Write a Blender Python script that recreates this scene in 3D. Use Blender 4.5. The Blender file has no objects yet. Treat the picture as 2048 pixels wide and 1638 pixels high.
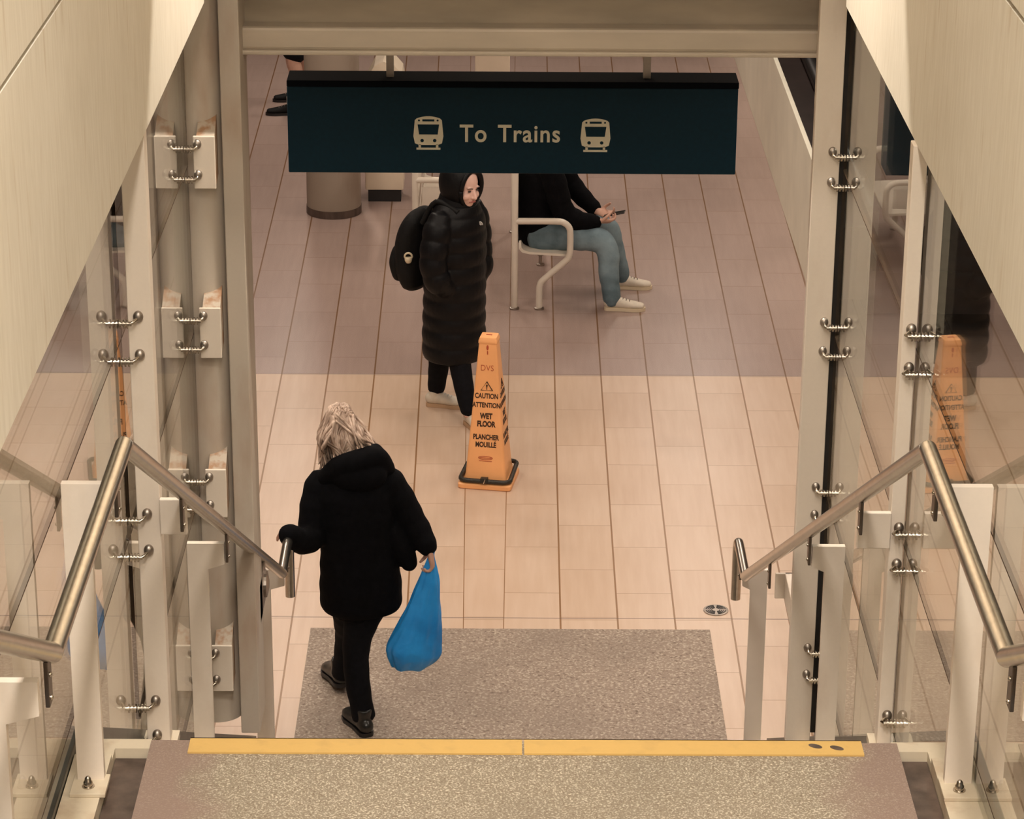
import bpy, bmesh, math, random
from mathutils import Vector, Matrix
from math import pi, sin, cos, radians as R
random.seed(7)
C = bpy.context.scene.collection
sc = bpy.context.scene

# ------------------------------------------------------------------ camera
F = 5480.0; CX, CY = 1024.0, 819.0; EYE = 6.25
dy = Vector(((1010-CX)/F, (-1320-CY)/F, 1)).normalized()
_s = .005; _t = -(dy.x+dy.y*_s)/dy.z
dx = Vector((1, _s, _t)).normalized()
dz = dx.cross(dy)
if dz.y > 0: dz = -dz
rt = Vector((dx.x, dy.x, dz.x)); dn = Vector((dx.y, dy.y, dz.y)); fw = Vector((dx.z, dy.z, dz.z))
cam = bpy.data.objects.new('camera', bpy.data.cameras.new('camera')); C.objects.link(cam)
cam.matrix_world = Matrix(((rt.x, -dn.x, -fw.x, 0), (rt.y, -dn.y, -fw.y, 0), (rt.z, -dn.z, -fw.z, EYE), (0, 0, 0, 1)))
cam.data.sensor_width = 36; cam.data.lens = F/2048*36
cam.data.clip_start = .1; cam.data.clip_end = 100
sc.camera = cam

# ------------------------------------------------------------------ view, world, lights
sc.view_settings.view_transform = 'Standard'; sc.view_settings.look = 'None'
sc.view_settings.gamma = 1; sc.view_settings.use_curve_mapping = False
sc.view_settings.exposure = 0.0
w = bpy.data.worlds.new('world'); sc.world = w; w.use_nodes = True
w.node_tree.nodes['Background'].inputs[0].default_value = (1, .88, .76, 1)
w.node_tree.nodes['Background'].inputs[1].default_value = .22

def area(name, loc, sx, sy, power, col=(1, .86, .72), rot=(0, 0, 0), spread=180):
    l = bpy.data.lights.new(name, 'AREA'); l.shape = 'RECTANGLE'; l.size = sx; l.size_y = sy
    l.energy = power; l.color = col; l.spread = R(spread)
    o = bpy.data.objects.new(name, l); C.objects.link(o); o.location = loc; o.rotation_euler = rot
    return o
for i, (x, y, p) in enumerate(((-1.9, 10.7, 26), (2.0, 10.7, 26), (-1.7, 12.4, 34), (1.9, 12.4, 34), (.1, 13.2, 32), (-1.7, 15.4, 36), (1.9, 15.4, 36), (-1.8, 19, 52), (1.8, 19, 52), (-1.8, 23.5, 70), (1.8, 23.5, 70))):  # first pair added out of view to brighten the right foot baluster
    area('concourse_and_fill_lamp', (x, y, 3.78), .35, 1.8, p)
for x, y, p, sp in ((.1, -3.4, 280, 160), (.1, .6, 420, 122), (.1, 4.0, 80, 86)):  # first and last added out of view to brighten post fronts and near walls
    area('stairwell_and_fill_lamp', (x, y, 9.85), .6, 1.6, p, (1, .92, .82), (0, 0, 0), sp)
area('slot_lamp', (.08, 9.40, 5.95), 1.9, .05, 110, (1, .9, .78))

# ------------------------------------------------------------------ materials
def mat(name, col, rough=.5, metal=0.0, var=0.0, scale=6.0, stretch=(1, 1, 1), col2=None, bump=0.0, bscale=60.0, detail=4, coat=0.0, spec=.5):
    m = bpy.data.materials.new(name); m.use_nodes = True
    nt = m.node_tree; b = nt.nodes['Principled BSDF']
    b.inputs['Base Color'].default_value = (*col, 1); b.inputs['Roughness'].default_value = rough
    b.inputs['Metallic'].default_value = metal; b.inputs['Specular IOR Level'].default_value = spec
    if coat: b.inputs['Coat Weight'].default_value = coat
    tc = nt.nodes.new('ShaderNodeTexCoord'); mp = nt.nodes.new('ShaderNodeMapping')
    mp.inputs['Scale'].default_value = stretch
    nt.links.new(tc.outputs['Object'], mp.inputs['Vector'])
    if var or col2:
        n = nt.nodes.new('ShaderNodeTexNoise'); n.inputs['Scale'].default_value = scale; n.inputs['Detail'].default_value = detail
        nt.links.new(mp.outputs[0], n.inputs['Vector'])
        r = nt.nodes.new('ShaderNodeValToRGB'); r.color_ramp.elements[0].position = .32; r.color_ramp.elements[1].position = .68
        c2 = col2 or tuple(max(0, c*(1-var)) for c in col); c1 = col if col2 else tuple(min(1, c*(1+var*.6)) for c in col)
        r.color_ramp.elements[0].color = (*c2, 1); r.color_ramp.elements[1].color = (*c1, 1)
        nt.links.new(n.outputs['Fac'], r.inputs[0]); nt.links.new(r.outputs[0], b.inputs['Base Color'])
    if bump:
        n2 = nt.nodes.new('ShaderNodeTexNoise'); n2.inputs['Scale'].default_value = bscale; n2.inputs['Detail'].default_value = 3
        nt.links.new(mp.outputs[0], n2.inputs['Vector'])
        bp = nt.nodes.new('ShaderNodeBump'); bp.inputs['Strength'].default_value = bump; bp.inputs['Distance'].default_value = .01
        nt.links.new(n2.outputs['Fac'], bp.inputs['Height']); nt.links.new(bp.outputs[0], b.inputs['Normal'])
    return m

class NT:
    def __init__(s, m): s.nt = m.node_tree; s.l = s.nt.links
    def v(s, x, sock):
        if isinstance(x, (int, float)): sock.default_value = x
        else: s.l.new(x, sock)
    def m(s, op, a, b=0.0, c=0.0):
        n = s.nt.nodes.new('ShaderNodeMath'); n.operation = op
        s.v(a, n.inputs[0]); s.v(b, n.inputs[1]); s.v(c, n.inputs[2]); return n.outputs[0]
    def mix(s, f, a, b):
        n = s.nt.nodes.new('ShaderNodeMix'); n.data_type = 'RGBA'
        s.v(f, n.inputs[0])
        for x, k in ((a, 6), (b, 7)):
            if isinstance(x, tuple): n.inputs[k].default_value = (*x, 1)
            else: s.l.new(x, n.inputs[k])
        return n.outputs[2]
    def noise(s, vec, scale, detail=3):
        n = s.nt.nodes.new('ShaderNodeTexNoise'); n.inputs['Scale'].default_value = scale; n.inputs['Detail'].default_value = detail
        s.l.new(vec, n.inputs['Vector']); return n.outputs['Fac']
    def comb(s, x, y, z=0.0):
        n = s.nt.nodes.new('ShaderNodeCombineXYZ'); s.v(x, n.inputs[0]); s.v(y, n.inputs[1]); s.v(z, n.inputs[2]); return n.outputs[0]
    def ramp(s, f, a, b):
        n = s.nt.nodes.new('ShaderNodeMapRange'); s.v(f, n.inputs[0]); n.inputs[1].default_value = a; n.inputs[2].default_value = b; return n.outputs[0]

def tile_mat(name, base, dark, line, speck=0.0, rough=.35):
    m = bpy.data.materials.new(name); m.use_nodes = True; k = NT(m); b = k.nt.nodes['Principled BSDF']
    uv = k.nt.nodes.new('ShaderNodeUVMap'); sp = k.nt.nodes.new('ShaderNodeSeparateXYZ'); k.l.new(uv.outputs[0], sp.inputs[0])
    u, v = sp.outputs[0], sp.outputs[1]
    col = k.m('FLOOR', k.m('DIVIDE', v, .3)); par = k.m('FLOORED_MODULO', col, 2.0)
    us = k.m('ADD', u, k.m('MULTIPLY', par, .3)); uu = k.m('FLOORED_MODULO', us, .6); du = k.m('MINIMUM', uu, k.m('SUBTRACT', .6, uu))
    vv = k.m('FLOORED_MODULO', v, .3); dv = k.m('MINIMUM', vv, k.m('SUBTRACT', .3, vv))
    row = k.m('FLOOR', k.m('DIVIDE', us, .6))
    wn = k.nt.nodes.new('ShaderNodeTexWhiteNoise'); wn.noise_dimensions = '2D'; k.l.new(k.comb(col, row), wn.inputs[0])
    st = k.noise(k.comb(k.m('MULTIPLY', u, 2.2), k.m('MULTIPLY', v, 26.0), k.m('MULTIPLY', wn.outputs[0], 30.0)), 1.0, 4)
    bl = k.noise(k.comb(u, v), 1.6, 5)
    fac = k.m('ADD', k.m('MULTIPLY', st, .55), k.m('ADD', k.m('MULTIPLY', wn.outputs[0], .2), k.m('MULTIPLY', bl, .35)))
    c = k.mix(k.ramp(fac, .32, .78), dark, base)
    if speck:
        g = k.noise(k.comb(u, v), 210.0, 2)
        c = k.mix(k.m('MULTIPLY', k.ramp(g, .42, .6), speck), c, tuple(min(1, x*1.5) for x in base))
    st2 = k.noise(k.comb(u, v, 3.0), .9, 6)
    c = k.mix(k.m('MULTIPLY', k.ramp(st2, .55, .75), .22), c, tuple(x*.5 for x in dark))
    lu = k.m('MULTIPLY', k.m('LESS_THAN', du, .0032), .5); lv = k.m('MULTIPLY', k.m('LESS_THAN', dv, .0048), .95)
    c = k.mix(k.m('MAXIMUM', lu, lv), c, line)
    k.l.new(c, b.inputs['Base Color']); b.inputs['Roughness'].default_value = rough; b.inputs['Specular IOR Level'].default_value = .4
    return m

def speckle_mat(name, base, a, bcol, sc_=160.0, patch=None, rough=.6):
    m = bpy.data.materials.new(name); m.use_nodes = True; k = NT(m); b = k.nt.nodes['Principled BSDF']
    tc = k.nt.nodes.new('ShaderNodeTexCoord'); o = tc.outputs['Object']
    c = k.mix(k.ramp(k.noise(o, sc_, 2), .5, .68), base, a)
    c = k.mix(k.ramp(k.noise(o, sc_*.7, 2), .56, .7), c, bcol)
    c = k.mix(k.m('MULTIPLY', k.ramp(k.noise(o, 1.7, 5), .45, .7), .5), c, tuple(x*.72 for x in base))
    if patch:
        sp = k.nt.nodes.new('ShaderNodeSeparateXYZ'); k.l.new(o, sp.inputs[0])
        d = k.m('ABSOLUTE', k.m('SUBTRACT', sp.outputs[0], .07))
        e = k.m('ADD', d, k.m('MULTIPLY', k.m('SUBTRACT', k.noise(o, 5.0, 5), .5), .35))
        c = k.mix(k.m('MULTIPLY', k.ramp(e, .78, .93), .8), c, patch)
    k.l.new(c, b.inputs['Base Color']); b.inputs['Roughness'].default_value = rough
    return m

def glass_mat():
    m = bpy.data.materials.new('clear_glass'); m.use_nodes = True; k = NT(m); nt = k.nt
    for n in list(nt.nodes): nt.nodes.remove(n)
    out = nt.nodes.new('ShaderNodeOutputMaterial'); mx = nt.nodes.new('ShaderNodeMixShader')
    tr = nt.nodes.new('ShaderNodeBsdfTransparent'); tr.inputs[0].default_value = (.90, .93, .90, 1)
    gl = nt.nodes.new('ShaderNodeBsdfGlossy'); gl.inputs[0].default_value = (1, 1, 1, 1); gl.inputs['Roughness'].default_value = .012
    ge = nt.nodes.new('ShaderNodeNewGeometry'); fr = nt.nodes.new('ShaderNodeFresnel')
    k.l.new(k.m('ADD', 1.5, k.m('MULTIPLY', ge.outputs['Backfacing'], 1/1.5-1.5)), fr.inputs['IOR'])
    k.l.new(fr.outputs[0], mx.inputs[0]); k.l.new(tr.outputs[0], mx.inputs[1]); k.l.new(gl.outputs[0], mx.inputs[2])
    k.l.new(mx.outputs[0], out.inputs[0]); return m

def stone_mat(name, base, dark, joint=None):      # board-marked pale cladding with vertical streaks
    m = bpy.data.materials.new(name); m.use_nodes = True; k = NT(m); b = k.nt.nodes['Principled BSDF']
    tc = k.nt.nodes.new('ShaderNodeTexCoord'); sp = k.nt.nodes.new('ShaderNodeSeparateXYZ'); k.l.new(tc.outputs['Object'], sp.inputs[0])
    y, z = sp.outputs[1], sp.outputs[2]
    n = k.noise(k.comb(k.m('MULTIPLY', y, 48.0), k.m('MULTIPLY', sp.outputs[0], 48.0), k.m('MULTIPLY', z, 6.0)), 1.0, 5)
    n2 = k.noise(tc.outputs['Object'], 1.5, 4)
    c = k.mix(k.ramp(k.m('ADD', k.m('MULTIPLY', n, .55), k.m('MULTIPLY', n2, .45)), .33, .62), dark, base)
    n3 = k.noise(k.comb(k.m('MULTIPLY', y, 16.0), 0.0, k.m('MULTIPLY', z, 2.0)), 1.3, 3)
    c = k.mix(k.m('MULTIPLY', k.ramp(n3, .62, .76), .4), c, (.42, .29, .14))
    k.l.new(c, b.inputs['Base Color']); b.inputs['Roughness'].default_value = .6
    return m

def rusty_mat(name, base, stain, scale=3.5, amt=.6, rough=.45, stretch=1.0, lo=.52, hi=.72):
    m = bpy.data.materials.new(name); m.use_nodes = True; k = NT(m); b = k.nt.nodes['Principled BSDF']
    tc = k.nt.nodes.new('ShaderNodeTexCoord'); sp = k.nt.nodes.new('ShaderNodeSeparateXYZ'); k.l.new(tc.outputs['Object'], sp.inputs[0])
    vec = k.comb(k.m('MULTIPLY', sp.outputs[0], 3.0*stretch), k.m('MULTIPLY', sp.outputs[1], 3.0*stretch), sp.outputs[2])
    c = k.mix(k.m('MULTIPLY', k.ramp(k.noise(vec, scale, 6), lo, hi), amt), base, stain)
    c = k.mix(k.m('MULTIPLY', k.noise(tc.outputs['Object'], 90.0, 2), .18), c, tuple(x*.7 for x in base))
    k.l.new(c, b.inputs['Base Color']); b.inputs['Roughness'].default_value = rough
    return m

M = dict(
    tile=tile_mat('beige_tile', (.68, .52, .405), (.58, .415, .30), (.26, .13, .05)),
    tile_back=tile_mat('mauve_tile', (.38, .283, .252), (.305, .222, .192), (.17, .085, .035), speck=.25),
    mat=speckle_mat('mat_speckle', (.31, .24, .19), (.56, .48, .39), (.17, .12, .09), 75),
    landing=speckle_mat('landing_speckle', (.275, .225, .165), (.66, .59, .47), (.19, .14, .095), 185, patch=(.265, .18, .15)),
    stone=stone_mat('pale_cladding', (.80, .75, .655), (.70, .645, .545)),
    header=mat('header_paint', (.40, .335, .255), .5, var=.14, scale=3, stretch=(1, 1, 4)),
    header_lip=mat('header_lip', (.56, .48, .385), .5, var=.1, scale=3, stretch=(1, 1, 4)),
    rusty=rusty_mat('rust_streaked_paint', (.48, .40, .32), (.33, .16, .07), 9.0, .9, .55, 1.0, .42, .6),
    post_brightened=mat('brightened_satin_paint', (.84, .75, .66), .35, var=.05, scale=5),  # lighter copy of the post paint, making up for weak light on one baluster
    gap=mat('black_strip', (.018, .014, .012), .8, var=.3, scale=20),
    groove=mat('groove', (.16, .10, .09), .9),
    post=rusty_mat('post_paint', (.78, .68, .58), (.52, .38, .27), 3.0, .3),
    column=rusty_mat('column_paint', (.53, .46, .385), (.32, .18, .10), 2.2, .5),
    steel=mat('brushed_steel', (.60, .56, .50), .27, 1.0, var=.12, scale=40, stretch=(1, 1, 1)),
    steel_dull=mat('dull_steel', (.40, .35, .31), .42, 1.0, var=.2, scale=10),
    fitting=mat('fitting_steel', (.52, .46, .39), .22, 1.0, var=.3, scale=30),
    bracket=mat('bracket_steel', (.16, .13, .11), .35, .9, var=.2, scale=20),
    glass=glass_mat(),
    seal=mat('seal', (.09, .045, .02), .8, var=.4, scale=9),
    flange=rusty_mat('flange_paint', (.62, .53, .40), (.36, .22, .13), 4.0, .5),
    channel=mat('channel', (.05, .05, .045), .3, .7, var=.4, scale=12),
    stained=mat('stained_steel', (.12, .085, .07), .45, .3, var=.45, scale=5, stretch=(3, 3, .6)),
    yellow=rusty_mat('nosing_yellow', (.68, .435, .14), (.55, .35, .12), 6.0, .6, .55),
    sign=mat('sign_navy', (.0009, .0195, .034), .55, var=.15, scale=60, spec=.2),
    sign_top=mat('sign_cap', (.002, .003, .005), .9, spec=.1),
    letter=mat('sign_letter', (.66, .60, .45), .6),
    orange=mat('cone_orange', (.95, .46, .19), .42, var=.08, scale=5),
    black=mat('black_print', (.045, .018, .008), .6),
    redpen=mat('red_marker', (.45, .08, .03), .6),
    rope=mat('black_rubber', (.022, .018, .012), .45, bump=.4, bscale=150),
    white=mat('white_paint', (.80, .72, .62), .3, var=.06, scale=5),
    parapet=mat('parapet_paint', (.88, .84, .70), .5, var=.06, scale=3),
    bin=mat('bin_cream', (.90, .78, .62), .45, var=.06, scale=4),
    concrete=rusty_mat('round_column', (.34, .275, .22), (.22, .14, .10), 1.5, .7, .6),
    dark=mat('escalator_dark', (.035, .024, .022), .3, var=.3, scale=8),
    rubber=mat('handrail_rubber', (.012, .011, .012), .35),
    skin=mat('skin', (.62, .36, .27), .5, var=.1, scale=12),
    skin_b=mat('skin_fair', (.80, .52, .44), .5, var=.08, scale=12),
    lips=mat('lips', (.36, .11, .10), .5),
    eye=mat('eye_dark', (.03, .02, .016), .3),
    brow=mat('brow', (.05, .035, .03), .8),
    hair=mat('blonde_hair', (.74, .57, .46), .42, col2=(.24, .155, .11), scale=5, stretch=(5, 5, .7), detail=5),
    darkhair=mat('dark_hair', (.03, .022, .018), .5, var=.3, scale=30),
    coat=mat('black_coat', (.003, .003, .0042), .9, var=.3, scale=30, bump=.25, bscale=35, spec=.12),
    puffer=mat('black_puffer', (.003, .003, .0042), .5, var=.3, scale=20, bump=.3, bscale=22, spec=.22),
    trousers=mat('black_trousers', (.004, .004, .006), .9, var=.3, scale=40, spec=.2),
    boot=mat('black_leather', (.022, .022, .02), .3, var=.3, scale=14),
    bag=mat('blue_plastic', (.03, .36, .92), .38, col2=(.015, .23, .66), scale=6, bump=.9, bscale=11, detail=5, spec=.5),
    jeans=mat('jeans', (.24, .33, .38), .85, col2=(.09, .14, .17), scale=5.5, bump=.35, bscale=26, detail=5),
    sneaker=mat('white_sneaker', (.74, .66, .55), .55, var=.1, scale=20),
    sole=mat('gum_sole', (.55, .36, .22), .6),
    sole_w=mat('white_sole', (.74, .62, .45), .6),
    backpack=mat('backpack', (.0055, .0055, .006), .7, var=.3, scale=25, bump=.3, bscale=30, spec=.25),
    cream=mat('cream_plastic', (.76, .66, .48), .4),
    phone=mat('phone', (.02, .018, .018), .2),
    logo=mat('logo_white', (.6, .58, .55), .6),
    sock=mat('white_sock', (.75, .72, .68), .8),
    ceil=mat('ceiling_paint', (.6, .55, .48), .8, var=.05, scale=2),
)

# ------------------------------------------------------------------ mesh helpers
def catmull(pts, n):
    if len(pts) < 3 or n < 2:
        out = []
        for a, b in zip(pts, pts[1:]):
            for i in range(n): out.append([x+(y-x)*i/n for x, y in zip(a, b)])
        return out+[list(pts[-1])]
    P = [pts[0]]+list(pts)+[pts[-1]]; out = []
    for i in range(1, len(P)-2):
        for j in range(n):
            t = j/n
            out.append([.5*(2*b+(c-a)*t+(2*a-5*b+4*c-d)*t*t+(3*b-a-3*c+d)*t**3) for a, b, c, d in zip(P[i-1], P[i], P[i+1], P[i+2])])
    return out+[list(pts[-1])]

class MB:
    def __init__(s): s.bm = bmesh.new()
    def box(s, x0, x1, y0, y1, z0, z1, bev=0.0, rotz=0.0):
        mid = Vector(((x0+x1)/2, (y0+y1)/2, (z0+z1)/2))
        mt = Matrix.Translation(mid) @ Matrix.Rotation(rotz, 4, 'Z') @ Matrix.Diagonal((x1-x0, y1-y0, z1-z0, 1))
        r = bmesh.ops.create_cube(s.bm, size=1, matrix=mt)
        if bev:
            vs = set(r['verts']); es = [e for e in s.bm.edges if e.verts[0] in vs and e.verts[1] in vs]
            bmesh.ops.bevel(s.bm, geom=es, offset=bev, segments=2, affect='EDGES', profile=.5)
        return s
    def tube(s, pts, r, seg=12, n=1, caps=True):
        pts = [tuple(p)+((r,) if len(p) == 3 else ()) for p in pts]
        P = catmull(pts, n) if n > 1 else [list(p) for p in pts]
        return s.limb([(p[0], p[1], p[2], p[3]) for p in P], seg=seg, n=1, dome=0, caps=caps)
    def limb(s, pts, seg=14, n=4, dome=3, side=None, mod=None, caps=True):
        pts = [tuple(p) if len(p) == 5 else tuple(p)+(p[3],) for p in pts]
        P = catmull(pts, n) if n > 1 else [list(p) for p in pts]
        V = [Vector(p[:3]) for p in P]; rings = []
        T = []
        for i in range(len(V)):
            a = V[max(0, i-1)]; b = V[min(len(V)-1, i+1)]; T.append((b-a).normalized())
        ref = Vector(side) if side else (Vector((1, 0, 0)) if abs(T[0].x) < .8 else Vector((0, 1, 0)))
        arc = 0; frames = []
        for i in range(len(V)):
            if i: arc += (V[i]-V[i-1]).length
            u = ref-T[i]*ref.dot(T[i]); u.normalize()
            if not side: ref = u
            frames.append((V[i], u, T[i].cross(u), P[i][3], P[i][4], arc))
        full = []
        if dome:
            c, u, w_, a, b, _ = frames[0]; r = min(a, b)
            for j in range(dome, 0, -1):
                t = j/dome*pi/2*.97; full.append((c-T[0]*r*sin(t), u, w_, a*cos(t), b*cos(t)))
        for c, u, w_, a, b, ar in frames:
            k = mod(ar, c) if mod else 1; full.append((c, u, w_, a*k, b*k))
        if dome:
            c, u, w_, a, b, _ = frames[-1]; r = min(a, b)
            for j in range(1, dome+1):
                t = j/dome*pi/2*.97; full.append((c+T[-1]*r*sin(t), u, w_, a*cos(t), b*cos(t)))
        for c, u, w_, a, b in full:
            rings.append([s.bm.verts.new(c+u*a*cos(2*pi*q/seg)+w_*b*sin(2*pi*q/seg)) for q in range(seg)])
        for A, B in zip(rings, rings[1:]):
            for q in range(seg): s.bm.faces.new((A[q], A[(q+1) % seg], B[(q+1) % seg], B[q]))
        if caps: s.bm.faces.new(rings[0][::-1]); s.bm.faces.new(rings[-1])
        return s
    def ball(s, c, r, seg=16, rings=10, mt=None):
        r = (r, r, r) if isinstance(r, (int, float)) else r
        m_ = Matrix.Translation(c) @ (mt.to_4x4() if mt else Matrix.Identity(4)) @ Matrix.Diagonal((*r, 1))
        bmesh.ops.create_uvsphere(s.bm, u_segments=seg, v_segments=rings, radius=1, matrix=m_); return s
    def prism(s, poly, d0, d1, axis='Y'):
        f = {'Y': lambda a, b, d: (a, d, b), 'X': lambda a, b, d: (d, a, b), 'Z': lambda a, b, d: (a, b, d)}[axis]
        A = [s.bm.verts.new(f(a, b, d0)) for a, b in poly]; B = [s.bm.verts.new(f(a, b, d1)) for a, b in poly]
        s.bm.faces.new(A[::-1]); s.bm.faces.new(B)
        for i in range(len(A)): s.bm.faces.new((A[i], A[(i+1) % len(A)], B[(i+1) % len(A)], B[i]))
        return s
    def lathe(s, prof, c=(0, 0, 0), seg=24, mt=None):
        mt = mt or Matrix.Identity(4); c = Vector(c)
        rs = [[s.bm.verts.new(c+mt @ Vector((r*cos(2*pi*q/seg), r*sin(2*pi*q/seg), z))) for q in range(seg)] for r, z in prof]
        for A, B in zip(rs, rs[1:]):
            for q in range(seg): s.bm.faces.new((A[q], A[(q+1) % seg], B[(q+1) % seg], B[q]))
        s.bm.faces.new(rs[0][::-1]); s.bm.faces.new(rs[-1]); return s
    def xf(s, mt): bmesh.ops.transform(s.bm, matrix=mt, verts=s.bm.verts); return s
    def build(s, name, m, parent=None, smooth=True, remesh=0.0, smooth_it=0, angle=40):
        bmesh.ops.recalc_face_normals(s.bm, faces=s.bm.faces)
        me = bpy.data.meshes.new(name); s.bm.to_mesh(me); s.bm.free()
        if remesh:
            t = bpy.data.objects.new('tmp', me); C.objects.link(t)
            r = t.modifiers.new('r', 'REMESH'); r.mode = 'VOXEL'; r.voxel_size = remesh
            if smooth_it:
                q = t.modifiers.new('s', 'SMOOTH'); q.iterations = smooth_it; q.factor = .5
            me2 = bpy.data.meshes.new_from_object(t.evaluated_get(bpy.context.evaluated_depsgraph_get()))
            bpy.data.objects.remove(t); bpy.data.meshes.remove(me); me = me2; me.name = name
        me.materials.clear(); me.materials.append(m)
        if smooth:
            for p in me.polygons: p.use_smooth = True
            if not remesh and angle: me.set_sharp_from_angle(angle=R(angle))
        o = bpy.data.objects.new(name, me); C.objects.link(o)
        if parent:
            o.parent = parent
            base = Vector((0, 0, 0)); p = parent
            while p: base += p.location; p = p.parent
            o.location = -base
        return o

def tag(o, label=None, cat=None, group=None, kind=None):
    if label: o['label'] = label
    if cat: o['category'] = cat
    if group: o['group'] = group
    if kind: o['kind'] = kind
    return o
def thing(name, label, cat, loc=(0, 0, 0), group=None):
    o = bpy.data.objects.new(name, None); o.empty_display_size = .1; C.objects.link(o); o.location = loc
    return tag(o, label, cat, group)
def struct(name, mb, m, label, cat='structure', smooth=False):
    return tag(mb.build(name, m, None, smooth), label, cat, None, 'structure')
def copy_tree(o, parent=None):
    c = o.copy(); C.objects.link(c)
    if parent: c.parent = parent
    for ch in list(o.children): copy_tree(ch, c)
    return c
def text_mb(body, size, mt, extrude=.0008, bold=0.0, space=1.0, sx=1.0):
    cu = bpy.data.curves.new('t', 'FONT'); cu.body = body; cu.size = size; cu.align_x = 'CENTER'; cu.align_y = 'CENTER'
    cu.extrude = extrude; cu.offset = bold; cu.space_character = space; cu.resolution_u = 6
    t = bpy.data.objects.new('t', cu); C.objects.link(t)
    me = bpy.data.meshes.new_from_object(t.evaluated_get(bpy.context.evaluated_depsgraph_get()))
    bpy.data.objects.remove(t); me.transform(mt @ Matrix.Diagonal((sx, 1, 1, 1))); return me
def add_mesh(mb, me): mb.bm.from_mesh(me); bpy.data.meshes.remove(me)

XC = .065; GL, GR = -1.165, 1.274
LAND = 2.65; NOSE = 6.705; SLOPE = .538
def nosing(y): return LAND if y <= NOSE else max(0, LAND-(y-NOSE)*SLOPE)

# ------------------------------------------------------------------ setting: floor
def floor_part(name, y0, y1, shift, m, label):
    bm = bmesh.new(); uvl = bm.loops.layers.uv.new('UVMap')
    def xl(y): return -.213+.0084*(16.63-y)
    def xr(y): return .055-.0084*(16.63-y)
    def quad(pts, fv):
        vs = [bm.verts.new((x, y, 0)) for x, y in pts]; f_ = bm.faces.new(vs)
        for lp in f_.loops: lp[uvl].uv = fv(lp.vert.co)
    quad([(-9, y0), (xl(y0), y0), (xl(y1), y1), (-9, y1)], lambda c: (c.y-13.013+shift, c.x-.0084*(16.63-c.y)+.213))
    quad([(xl(y0), y0), (xr(y0), y0), (xr(y1), y1), (xl(y1), y1)], lambda c: (c.y-13.013+shift, .06 if c.x < -.08 else .24))
    quad([(xr(y0), y0), (9, y0), (9, y1), (xr(y1), y1)], lambda c: (c.y-13.013+shift, c.x+.0084*(16.63-c.y)-.055+.3))
    me = bpy.data.meshes.new(name); bm.to_mesh(me); bm.free(); me.materials.append(m)
    o = bpy.data.objects.new(name, me); C.objects.link(o)
    return tag(o, label, 'floor', None, 'structure')
floor_part('floor', 4, 13.0, .03, M['tile'], 'beige stone tile floor at the foot of the stairs')
floor_part('floor', 13.006, 16.626, 0, M['tile'], 'beige stone tile floor around the orange wet floor cone')
floor_part('floor', 16.63, 36, -.03, M['tile_back'], 'darker mauve tile floor under the benches')
b = MB(); b.box(-9, 9, 13.0, 13.006, -.02, -.001); b.box(-9, 9, 16.626, 16.63, -.02, -.001)
struct('trim_1', b, M['groove'], 'thin grout joints crossing the tile floor', 'grout joint')
b = MB(); b.box(-.977, 1.10, 11.66, 12.868, -.01, .003)
tag(b.build('floor_mat', M['mat'], None, False), 'speckled grey-brown rectangular mat inlaid in tiles at foot of stairs', 'mat')

# landing, flights
b = MB(); b.box(-.955, 1.10, 5.3, NOSE, LAND-.16, LAND)
struct('stair_landing', b, M['landing'], 'speckled terrazzo stair landing in the foreground', 'landing')
b = MB()
for i in range(1, 16):
    z = LAND-i*LAND/16; y = NOSE+(i-1)*.308
    b.box(-.955, 1.10, y, y+.308, z-.16, z)
    b.box(-.955, 1.10, y-.02, y, z-.01, z+LAND/16-.001)
b.box(-.955, 1.10, NOSE+15*.308-.02, NOSE+15*.308, 0, LAND/16-.001)
struct('stair_flight', b, M['landing'], 'flight of terrazzo steps going down from the landing to the tile floor', 'stairs')
b = MB()
for i in range(1, 13):
    z = LAND+i*2.0/12; y = 5.3-i*.308
    b.box(-.955, 1.10, y, y+.308, z-.2, z)
b.box(-6, 6, -3, 5.3-12*.308, 4.4, 4.65)
struct('stair_flight', b, M['landing'], 'upper flight of terrazzo steps and floor below the camera', 'stairs')

# upper walls, header, ceilings
for sd, x0, x1 in (('left', -1.26, -1.06), ('right', 1.228, 1.43)):
    b = MB(); b.box(x0, x1, -4.5, 9.62, 4.045, 4.758); b.box(x0, x1, -4.5, 9.62, 4.772, 10.0)
    o = struct('wall_'+sd, b, M['stone'], 'pale streaked stone-clad stairwell wall on the %s' % sd, 'wall')
    g = MB(); xx = x0 if sd == 'left' else x1
    g.box(min(xx, .065+(xx-.065)*.985), max(xx, .065+(xx-.065)*.985), -3, 9.62, 4.755, 4.775)
    g.build('panel_joint', M['groove'], o, False)
b = MB(); b.box(-1.6, 1.8, 10.02, 10.2, 3.86, 6.5); o = struct('trim_2', b, M['header'], 'beige header beam spanning the opening above the dark sign', 'beam')
b = MB(); b.box(-1.005, 1.19, 9.92, 10.019, 3.80, 3.885, .012); b.build('lower_flange', M['header_lip'], o, False)
b = MB(); b.box(-.985, 1.19, 9.90, 10.12, 3.785, 3.803, .006); b.build('bottom_lip', M['header_lip'], o, False)
b = MB(); b.box(-1.6, 1.8, 9.64, 10.02, 4.16, 4.4)  # unseen ledge, added to keep slot lamp light off column and header
struct('trim_shade_ledge', b, M['header'], 'unseen ledge added above the header beam to shade it and the column', 'beam')
b = MB(); b.box(-1.06, 1.228, 8.8, 9.0, 5.42, 10.0); b.box(-1.06, 1.228, 9.0, 10.2, 6.3, 6.5)  # unseen, added to give the slot lamp a slanting cut-off on the walls
struct('wall_lamp_cutoff', b, M['stone'], 'unseen bulkhead added under the stairwell ceiling to cut off the slot lamp', 'wall')
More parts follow.
